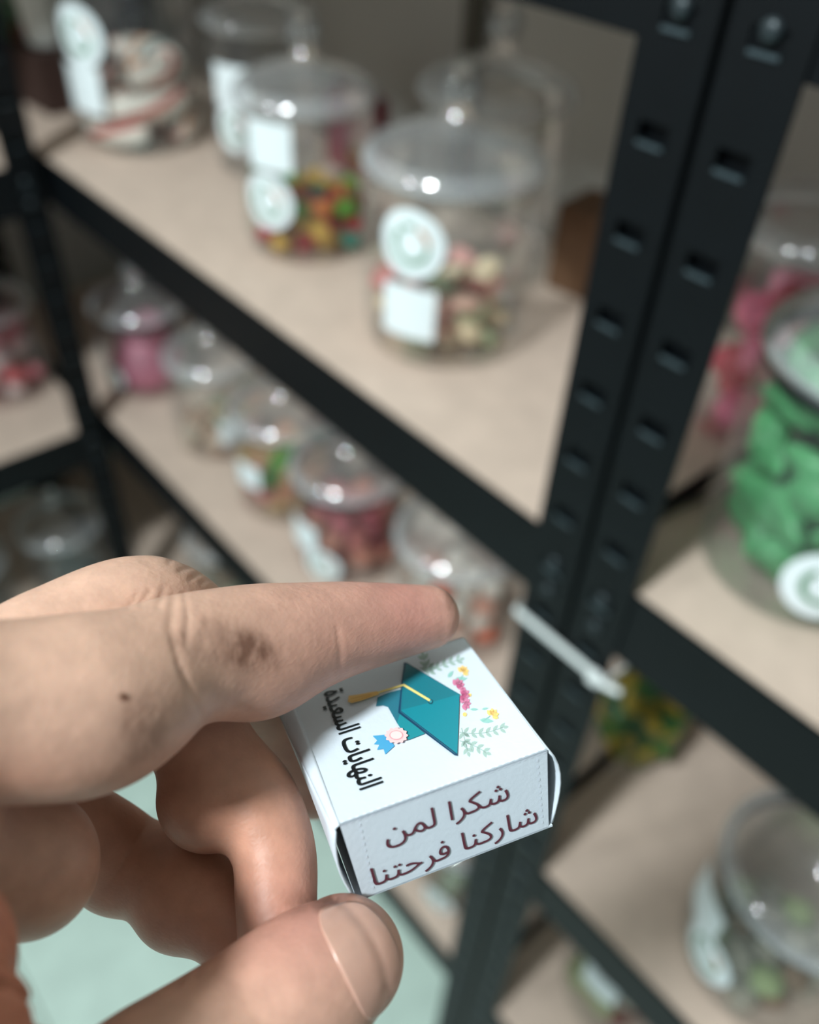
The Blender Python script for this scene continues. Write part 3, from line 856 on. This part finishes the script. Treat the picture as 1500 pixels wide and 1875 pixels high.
# perforated edges: small cut marks
marks = []
for i in range(30):
    a = i / 30 * BA + .0004
    marks.append([(a, -.0002), (a + .00065, -.0002), (a + .00065, -.00050), (a, -.00050)])
for i in range(11):
    b = -.0012 - i * (BH - .002) / 11
    for xx in (BA - .0022, .0030):
        marks.append([(xx, b), (xx + .0004, b), (xx + .0004, b - .0006), (xx, b - .0006)])
flat('perforation_marks', marks, '#cfd7e2', fp, 2, 'front', False)
tm = []
for i in range(30):
    a = i / 30 * BA + .0003
    tm.append([(a, .0002), (a + .0006, .0002), (a + .0006, .0006), (a, .0006)])
flat('perforation_marks', tm, '#dbe3ec', tp, 2, 'top', False)

from mathutils import noise as mnoise
# ------------------------------------------------------------------ the hand: one continuous surface grown from a distance field
def chain(pts):
    """(px, py, depth, radius mm) -> camera-space centres and radii"""
    return [(camp(a, b, d), r * .001) for a, b, d, r in pts]
INDEX = chain([(-280, 1335, .106, 14.0), (-120, 1312, .114, 13.2), (40, 1296, .121, 12.6), (150, 1280, .126, 12.6), (235, 1256, .131, 12.2), (330, 1212, .138, 11.0), (450, 1186, .147, 10.9),
               (535, 1172, .153, 10.4), (620, 1153, .159, 9.1), (700, 1141, .165, 7.9), (782, 1130, .171, 6.5)])
MIDDLE = chain([(-180, 1390, .124, 13.0), (-40, 1290, .134, 12.0), (110, 1188, .144, 11.2), (275, 1122, .155, 10.4), (390, 1195, .170, 9.6), (490, 1300, .187, 8.8), (555, 1395, .195, 8.2), (575, 1440, .197, 7.4)])
RING = chain([(-120, 1380, .136, 12.5), (60, 1320, .148, 11.0), (260, 1235, .160, 10.2), (332, 1308, .160, 9.8), (394, 1398, .158, 9.2), (462, 1472, .156, 8.6), (500, 1555, .153, 7.6), (506, 1640, .149, 7.2), (506, 1715, .146, 6.6)])
PINKY = chain([(-90, 1480, .142, 11.5), (60, 1490, .154, 9.6), (180, 1545, .163, 9.2), (235, 1580, .165, 9.0), (300, 1605, .163, 9.2), (350, 1635, .160, 9.4), (420, 1690, .156, 8.2), (470, 1750, .152, 7.0)])
THUMB = chain([(-330, 2020, .088, 15.0), (-120, 2130, .092, 14.5), (140, 2110, .108, 13.0), (300, 2000, .118, 12.3), (430, 1905, .127, 11.8), (530, 1826, .132, 11.4), (592, 1782, .136, 10.9), (628, 1757, .139, 10.0)])
PALM = chain([(-330, 1480, .112, 17.0), (-120, 1540, .128, 13.0), (40, 1570, .136, 10.8)])
PALM2 = chain([(-560, 1500, .110, 22.0), (-300, 1400, .116, 17.0)])
PALM3 = chain([(-560, 1600, .112, 20.0), (-230, 1470, .130, 14.0)])
WEB = chain([(-400, 2000, .092, 16.0), (-188, 1860, .096, 14.0), (-290, 1650, .106, 13.5), (-310, 1450, .108, 14.0)])
THEN = chain([(-600, 1750, .100, 20.0), (-330, 1980, .090, 16.0)])
wr = camp(-700, 1650, .108)
FORE = [(camp(-560, 1560, .110), .024), (wr, .026), (wr + np.array([-.05, .02, -.012]), .028), (wr + np.array([-.10, .045, -.03]), .031)]
PADS = [(camp(118, 1306, .124), .0109), (camp(195, 1294, .128), .0100), (camp(470, 1215, .149), .0088), (camp(386, 1460, .157), .0098), (camp(215, 1585, .165), .0086), (camp(330, 1655, .160), .0085), (camp(60, 1600, .136), .0095)]

def seg_d(P, a, ra, b, rb):
    ab = (b - a).astype(np.float32); t = np.clip(((P - a.astype(np.float32)) @ ab) / float(ab @ ab), 0, 1)
    q = P - a.astype(np.float32) - t[:, None] * ab
    return np.sqrt((q * q).sum(1)) - (ra + (rb - ra) * t).astype(np.float32)
def smin(a, b, k):
    h = np.maximum(k - np.abs(a - b), 0) / k
    return np.minimum(a, b) - h * h * k * .25
def chain_d(P, ch, k=None):
    """distance to a smooth tapering tube through the chain (Catmull-Rom centre line)"""
    C = np.array([c for c, _ in ch], np.float32); Rr = np.array([r for _, r in ch], np.float32); n = len(ch)
    best = np.full(len(P), 1e9, np.float32); g = np.zeros(len(P), np.float32)
    for i in range(n - 1):
        ab = C[i + 1] - C[i]; q = P - C[i]
        t = np.clip((q @ ab) / float(ab @ ab), 0, 1)
        q = q - t[:, None] * ab
        d = np.sqrt((q * q).sum(1)) - (Rr[i] + (Rr[i + 1] - Rr[i]) * t)
        m = d < best; best[m] = d[m]; g[m] = i + t[m]
    near = best < .012
    if not near.any(): return best
    Pn, gn = P[near], g[near]
    Ce = np.concatenate([2 * C[:1] - C[1:2], C, 2 * C[-1:] - C[-2:-1]]); Re = np.concatenate([2 * Rr[:1] - Rr[1:2], Rr, 2 * Rr[-1:] - Rr[-2:-1]])
    def ev(gq):
        i = np.clip(gq.astype(int), 0, n - 2); t = (gq - i)[:, None]
        p0, p1, p2, p3 = Ce[i], Ce[i + 1], Ce[i + 2], Ce[i + 3]
        a, b, c_ = -.5 * p0 + 1.5 * p1 - 1.5 * p2 + .5 * p3, p0 - 2.5 * p1 + 2 * p2 - .5 * p3, -.5 * p0 + .5 * p2
        pos = ((a * t + b) * t + c_) * t + p1; der = (3 * a * t + 2 * b) * t + c_
        r0, r1, r2, r3 = Re[i], Re[i + 1], Re[i + 2], Re[i + 3]; t = t[:, 0]
        rad = (((-.5 * r0 + 1.5 * r1 - 1.5 * r2 + .5 * r3) * t + r0 - 2.5 * r1 + 2 * r2 - .5 * r3) * t - .5 * r0 + .5 * r2) * t + r1
        return pos, der, rad
    for _ in range(3):
        pos, der, rad = ev(gn)
        gn = np.clip(gn + np.clip(((Pn - pos) * der).sum(1) / (der * der).sum(1), -.4, .4), 0, n - 1 - 1e-4)
    pos, der, rad = ev(gn)
    best[near] = np.linalg.norm(Pn - pos, axis=1) - rad
    return best
def ball_d(P, c, r):
    q = P - c.astype(np.float32); return np.sqrt((q * q).sum(1)) - np.float32(r)
def hand_sdf(P):
    P = P.astype(np.float32)
    ix = chain_d(P, INDEX)
    ix = smin(ix, ball_d(P, *PADS[0]), .006); ix = smin(ix, ball_d(P, *PADS[1]), .006); ix = smin(ix, ball_d(P, *PADS[2]), .006)
    md = chain_d(P, MIDDLE)
    rg_ = smin(chain_d(P, RING), ball_d(P, *PADS[3]), .0025)
    pk = smin(smin(chain_d(P, PINKY), ball_d(P, *PADS[4]), .003), ball_d(P, *PADS[5]), .003)
    th = chain_d(P, THUMB, .004)
    pm = smin(chain_d(P, PALM), chain_d(P, PALM2), .010)
    pm = smin(pm, chain_d(P, PALM3), .010); pm = smin(pm, ball_d(P, *PADS[6]), .004)
    pm = smin(pm, chain_d(P, FORE), .012); pm = smin(pm, chain_d(P, THEN), .012)
    pm = smin(pm, chain_d(P, WEB, .006), .008)
    d = smin(pm, ix, .0015); d = smin(d, md, .0012); d = smin(d, rg_, .0012); d = smin(d, pk, .0012); d = smin(d, th, .0015)
    return d
def surface_nets(sdf, lo, hi, h, block=8):
    lo = np.asarray(lo, float); n = np.ceil((np.asarray(hi) - lo) / h).astype(int); n = ((n + block - 1) // block) * block
    nb = n // block
    bc = np.stack(np.meshgrid(*[np.arange(k) for k in nb], indexing='ij'), -1).reshape(-1, 3)
    cen = lo + (bc * block + (block - 1) / 2) * h
    dc = sdf(cen)
    F = np.repeat(np.repeat(np.repeat(np.where(dc < 0, -1., 1.).astype(np.float32).reshape(nb), block, 0), block, 1), block, 2)
    act = bc[np.abs(dc) < h * block * 1.05]
    off = np.stack(np.meshgrid(*[np.arange(block)] * 3, indexing='ij'), -1).reshape(-1, 3)
    for s in range(0, len(act), 1500):
        idx = (act[s:s + 1500, None, :] * block + off[None]).reshape(-1, 3)
        F[idx[:, 0], idx[:, 1], idx[:, 2]] = sdf(lo + idx * h)
    S = F < 0
    cs = np.zeros(np.array(S.shape) - 1, np.uint8)
    for i in (0, 1):
        for j in (0, 1):
            for k in (0, 1):
                cs += S[i:S.shape[0] - 1 + i, j:S.shape[1] - 1 + j, k:S.shape[2] - 1 + k]
    A = np.argwhere((cs > 0) & (cs < 8))
    corner = np.array([(i, j, k) for i in (0, 1) for j in (0, 1) for k in (0, 1)])
    val = np.stack([F[A[:, 0] + c[0], A[:, 1] + c[1], A[:, 2] + c[2]] for c in corner], 1)
    acc = np.zeros((len(A), 3)); cnt = np.zeros(len(A))
    for a in range(8):
        for b in range(a + 1, 8):
            if np.abs(corner[a] - corner[b]).sum() != 1: continue
            m = (val[:, a] < 0) != (val[:, b] < 0)
            t = val[m, a] / (val[m, a] - val[m, b])
            acc[m] += corner[a] + t[:, None] * (corner[b] - corner[a]); cnt[m] += 1
    V = lo + (A + acc / cnt[:, None]) * h
    idm = -np.ones(cs.shape, np.int32); idm[A[:, 0], A[:, 1], A[:, 2]] = np.arange(len(A))
    quads = []
    for ax in range(3):
        o1, o2 = [(1, 2), (2, 0), (0, 1)][ax]
        sl0 = [slice(None)] * 3; sl1 = [slice(None)] * 3
        sl0[ax] = slice(0, -1); sl1[ax] = slice(1, None)
        s0, s1 = S[tuple(sl0)], S[tuple(sl1)]
        E_ = np.argwhere(s0 != s1)
        E_ = E_[(E_[:, o1] > 0) & (E_[:, o2] > 0) & (E_[:, o1] < cs.shape[o1]) & (E_[:, o2] < cs.shape[o2])]
        inside = S[E_[:, 0], E_[:, 1], E_[:, 2]]
        def g(d1, d2):
            q = E_.copy(); q[:, o1] -= d1; q[:, o2] -= d2; return idm[q[:, 0], q[:, 1], q[:, 2]]
        q = np.stack([g(1, 1), g(0, 1), g(0, 0), g(1, 0)], 1)
        q[~inside] = q[~inside][:, ::-1]
        quads.append(q)
    Q = np.concatenate(quads); Q = Q[(Q >= 0).all(1)]
    return V, Q
HV, HQ = surface_nets(hand_sdf, (-.27, -.005, .030), (.022, .165, .212), .0005)
# smooth normals and fine relief: creases pressed into the skin
def normals(V):
    e = 4e-4; N = np.zeros_like(V)
    for i in range(3):
        d = np.zeros(3); d[i] = e
        N[:, i] = hand_sdf(V + d) - hand_sdf(V - d)
    return N / (np.linalg.norm(N, axis=1)[:, None] + 1e-9)
HN = normals(HV)
HP = np.stack([CX + FPX * HV[:, 0] / HV[:, 2], CY + FPX * HV[:, 1] / HV[:, 2]], 1)
def line_dist(P, pts):
    best = np.full(len(P), 1e9)
    for a, b in zip(pts[:-1], pts[1:]):
        a, b = np.array(a, float), np.array(b, float); ab = b - a
        t = np.clip(((P - a) @ ab) / (ab @ ab), 0, 1)
        best = np.minimum(best, np.linalg.norm(P - a - t[:, None] * ab, axis=1))
    return best
facing = (HN * HV).sum(1) < 0
CREASES = [  # pixel polyline, depth limits, width px, depth mm
    ([(318, 1096), (312, 1150), (330, 1215), (352, 1270), (368, 1312)], (.118, .150), 8, .24),
    ([(338, 1088), (345, 1130), (340, 1180)], (.118, .150), 5, .18),
    ([(300, 1080), (290, 1110)], (.118, .150), 5, .2), ([(275, 1082), (258, 1104)], (.115, .150), 5, .18), ([(250, 1092), (236, 1112)], (.115, .150), 5, .15),
    ([(618, 1150), (624, 1190), (622, 1235)], (.140, .172), 6, .14),
    
    ([(330, 1045), (352, 1036)], (.13, .175), 5, .2), ([(350, 1060), (372, 1046)], (.13, .175), 5, .2), ([(310, 1030), (318, 1018)], (.13, .175), 5, .18), ([(370, 1066), (388, 1056)], (.13, .175), 5, .18),
    ([(324, 1800), (345, 1765), (352, 1740)], (.10, .13), 7, .35), ([(360, 1790), (372, 1745)], (.10, .13), 6, .2),
    ([(0, 1640), (60, 1615), (120, 1588)], (.11, .14), 6, .2), ([(0, 1590), (70, 1565)], (.11, .14), 6, .15),
]
disp = np.zeros(len(HV))
for pts, (d0, d1), w, amp in CREASES:
    m = (HV[:, 2] > d0) & (HV[:, 2] < d1) & facing
    dd = line_dist(HP[m], pts)
    disp[m] = np.maximum(disp[m], amp * .001 * np.exp(-(dd / w) ** 2))
HV2 = HV - HN * disp[:, None]
# skin colour: pale, redder at the tips and joints, shade painted on the curled fingers, with smudges of dirt where the hand is dirty
base_c = np.array(s2l('#c6a18e')[:3]); red_c = np.array(s2l('#c2807a')[:3]); shade_c = np.array(s2l('#b07a62')[:3]); dirt_c = np.array(s2l('#56301f')[:3])
col = np.tile(base_c, (len(HV), 1))
def blend(c, w): 
    global col
    col = col * (1 - w[:, None]) + c * w[:, None]
def spot(px, py, d, r, power=2):
    c = camp(px, py, d); return np.exp(-(np.linalg.norm(HV - c, axis=1) / r) ** power)
blend(red_c, .75 * spot(720, 1130, .165, .014))
blend(red_c, .35 * spot(560, 1180, .150, .014))
for q in (RING, PINKY, MIDDLE):
    blend(red_c, .3 * np.exp(-(np.linalg.norm(HV - q[-1][0], axis=1) / .016) ** 2))
blend(shade_c, .6 * spot(345, 1620, .160, .034))  # shadow on the ring and little fingers, painted into the skin colour
blend(shade_c, .6 * spot(450, 1470, .156, .032))
blend(red_c, .4 * spot(560, 1690, .132, .012))
blend(np.array(s2l('#b5694c')[:3]), .8 * spot(-60, 1800, .094, .022, 4))
def dirt(px, py, r_px, amt, dlim, stretch=(1, 1), ang=0.0, seed=0):
    q = HP - np.array([px, py]); c, s = math.cos(ang), math.sin(ang)
    x = (q[:, 0] * c + q[:, 1] * s) / stretch[0]; y = (-q[:, 0] * s + q[:, 1] * c) / stretch[1]
    m = (HV[:, 2] > dlim[0]) & (HV[:, 2] < dlim[1]) & facing
    g = np.exp(-((x * x + y * y) / r_px ** 2) ** 1.3)
    n = np.zeros(len(HP)); sel = np.nonzero(m & (g > .02))[0]
    for i_ in sel:
        q_ = Vector((float(HP[i_, 0]) * .035 + seed * 3.7, float(HP[i_, 1]) * .018, seed))
        n[i_] = 1.6 * (mnoise.noise(q_) + .6 * mnoise.noise(q_ * 2.7) + .4 * mnoise.noise(q_ * 6.1))
    w = np.clip(g * (1.0 + .8 * n), 0, 1) * amt * m
    blend(dirt_c, w)
IXD = (.112, .160)
dirt(455, 1192, 42, .72, IXD, (1.25, .8), .25, 1)
dirt(420, 1180, 66, .32, IXD, (1.3, .7), .2, 2)
dirt(330, 1170, 16, .35, IXD, (1, 1.2), 0, 3)
dirt(372, 1142, 12, .35, IXD, (.7, 1.4), 0, 4)
dirt(228, 1277, 8, .95, IXD, (1.3, .8), .3, 5)
dirt(262, 1312, 42, .38, IXD, (1, 1.2), .5, 6)
dirt(255, 1360, 36, .28, IXD, (1.2, 1), 0, 7)
dirt(560, 1650, 34, .35, (.11, .145), (1.6, .6), -.3, 8)
dirt(606, 1652, 22, .75, (.11, .150), (1.3, .8), -.3, 9)
dirt(826, 1098, 16, .35, (.15, .18), (.8, 1.5), .2, 10)
HWV = (RW @ HV2.T).T + CAMP
me = bpy.data.meshes.new('hand')
me.vertices.add(len(HWV)); me.vertices.foreach_set('co', HWV.astype(np.float32).ravel())
nq = len(HQ)
me.loops.add(nq * 4); me.loops.foreach_set('vertex_index', HQ.astype(np.int32).ravel())
me.polygons.add(nq); me.polygons.foreach_set('loop_start', np.arange(0, nq * 4, 4, dtype=np.int32))
me.update(calc_edges=True); me.validate()
me.polygons.foreach_set('use_smooth', np.ones(len(me.polygons), bool))
ca = me.attributes.new('skin', 'FLOAT_COLOR', 'POINT')
ca.data.foreach_set('color', np.concatenate([col, np.ones((len(col), 1))], 1).astype(np.float32).ravel())
hand = bpy.data.objects.new('hand', me); COL.objects.link(hand)
tag(hand, 'bare left hand with dirt smudges on the index finger, pinching a small white box', 'hand')
def skin_mat():
    m = bpy.data.materials.new('skin'); m.use_nodes = True
    nt = m.node_tree; b = nt.nodes['Principled BSDF']
    b.inputs['Roughness'].default_value = .48
    b.inputs['Specular IOR Level'].default_value = .35
    b.inputs['Subsurface Weight'].default_value = .30
    b.inputs['Subsurface Radius'].default_value = (1.0, .35, .18)
    b.inputs['Subsurface Scale'].default_value = .0022
    at = nt.nodes.new('ShaderNodeAttribute'); at.attribute_name = 'skin'
    tc = nt.nodes.new('ShaderNodeTexCoord')
    n = nt.nodes.new('ShaderNodeTexNoise'); n.inputs['Scale'].default_value = 260; n.inputs['Detail'].default_value = 6
    nt.links.new(tc.outputs['Object'], n.inputs['Vector'])
    mr = nt.nodes.new('ShaderNodeMapRange'); mr.inputs[1].default_value = .3; mr.inputs[2].default_value = .7; mr.inputs[3].default_value = .90; mr.inputs[4].default_value = 1.08
    nt.links.new(n.outputs['Fac'], mr.inputs[0])
    vm = nt.nodes.new('ShaderNodeVectorMath'); vm.operation = 'SCALE'
    nt.links.new(at.outputs['Color'], vm.inputs[0]); nt.links.new(mr.outputs[0], vm.inputs['Scale'])
    nt.links.new(vm.outputs[0], b.inputs['Base Color'])
    wv = nt.nodes.new('ShaderNodeTexVoronoi'); wv.inputs['Scale'].default_value = 1500
    mp = nt.nodes.new('ShaderNodeMapping'); mp.inputs['Scale'].default_value = (1, .45, 1.3)
    nt.links.new(tc.outputs['Object'], mp.inputs[0]); nt.links.new(mp.outputs[0], wv.inputs['Vector'])
    n3 = nt.nodes.new('ShaderNodeTexNoise'); n3.inputs['Scale'].default_value = 900; n3.inputs['Detail'].default_value = 5
    nt.links.new(tc.outputs['Object'], n3.inputs['Vector'])
    ad = nt.nodes.new('ShaderNodeMath'); ad.operation = 'MULTIPLY_ADD'; ad.inputs[1].default_value = .35
    nt.links.new(wv.outputs['Distance'], ad.inputs[0]); nt.links.new(n3.outputs['Fac'], ad.inputs[2])
    bp = nt.nodes.new('ShaderNodeBump'); bp.inputs['Strength'].default_value = .22; bp.inputs['Distance'].default_value = .0004
    nt.links.new(ad.outputs[0], bp.inputs['Height']); nt.links.new(bp.outputs[0], b.inputs['Normal'])
    return m
me.materials.append(skin_mat())

# thumb nail: curved plate lying on the back of the thumb tip
T0, T1 = THUMB[-2][0], THUMB[-1][0]
AX = camp(628, 1757, .139) - camp(430, 1905, .127); AX /= np.linalg.norm(AX)
ND = np.array([0, 0, -1.0]); ND -= AX * (ND @ AX); ND /= np.linalg.norm(ND)
WD = np.cross(AX, ND)
ND = ND * math.cos(.30) - WD * math.sin(.30); WD = np.cross(AX, ND)
nu, nv = 24, 20
cs_, ds_, ts_ = [], [], []
fs = []
for i in range(nv + 1):
    t = i / nv                                   # 0 cuticle .. 1 free edge
    for j in range(nu + 1):
        s = 2 * j / nu - 1
        half = .92 * (1 - .34 * max(0, (.30 - t) / .30) ** 2 - .26 * max(0, (t - .68) / .32) ** 2)
        an = s * half
        along = (-.0054 + t * .0114) + .0022 * (s * s) * (.45 - t)
        cs_.append(T1 + AX * along); ds_.append(ND * math.cos(an) + WD * math.sin(an)); ts_.append(t)
cs_, ds_, ts_ = np.array(cs_), np.array(ds_), np.array(ts_)
lo_, hi_ = np.zeros(len(cs_)), np.full(len(cs_), .016)
for _ in range(16):                              # find the skin along each direction, then lie just above it
    mid = (lo_ + hi_) / 2; ins = hand_sdf(cs_ + ds_ * mid[:, None]) < 0
    lo_ = np.where(ins, mid, lo_); hi_ = np.where(ins, hi_, mid)
rad = np.maximum(lo_, .0076) + .00004 + .00016 * ts_
vs = [c2w(q) for q in cs_ + ds_ * rad[:, None]]
for i in range(nv):
    for j in range(nu):
        a = i * (nu + 1) + j
        fs.append((a, a + 1, a + nu + 2, a + nu + 1))
nail = mesh_obj('thumb_nail', vs, fs, mat('nail', '#c49a8a', .28, var=.05, vscale=300, sss=.2, sscale=.001), hand, True)
md_ = nail.modifiers.new('thickness', 'SOLIDIFY'); md_.thickness = .0003; md_.offset = 0
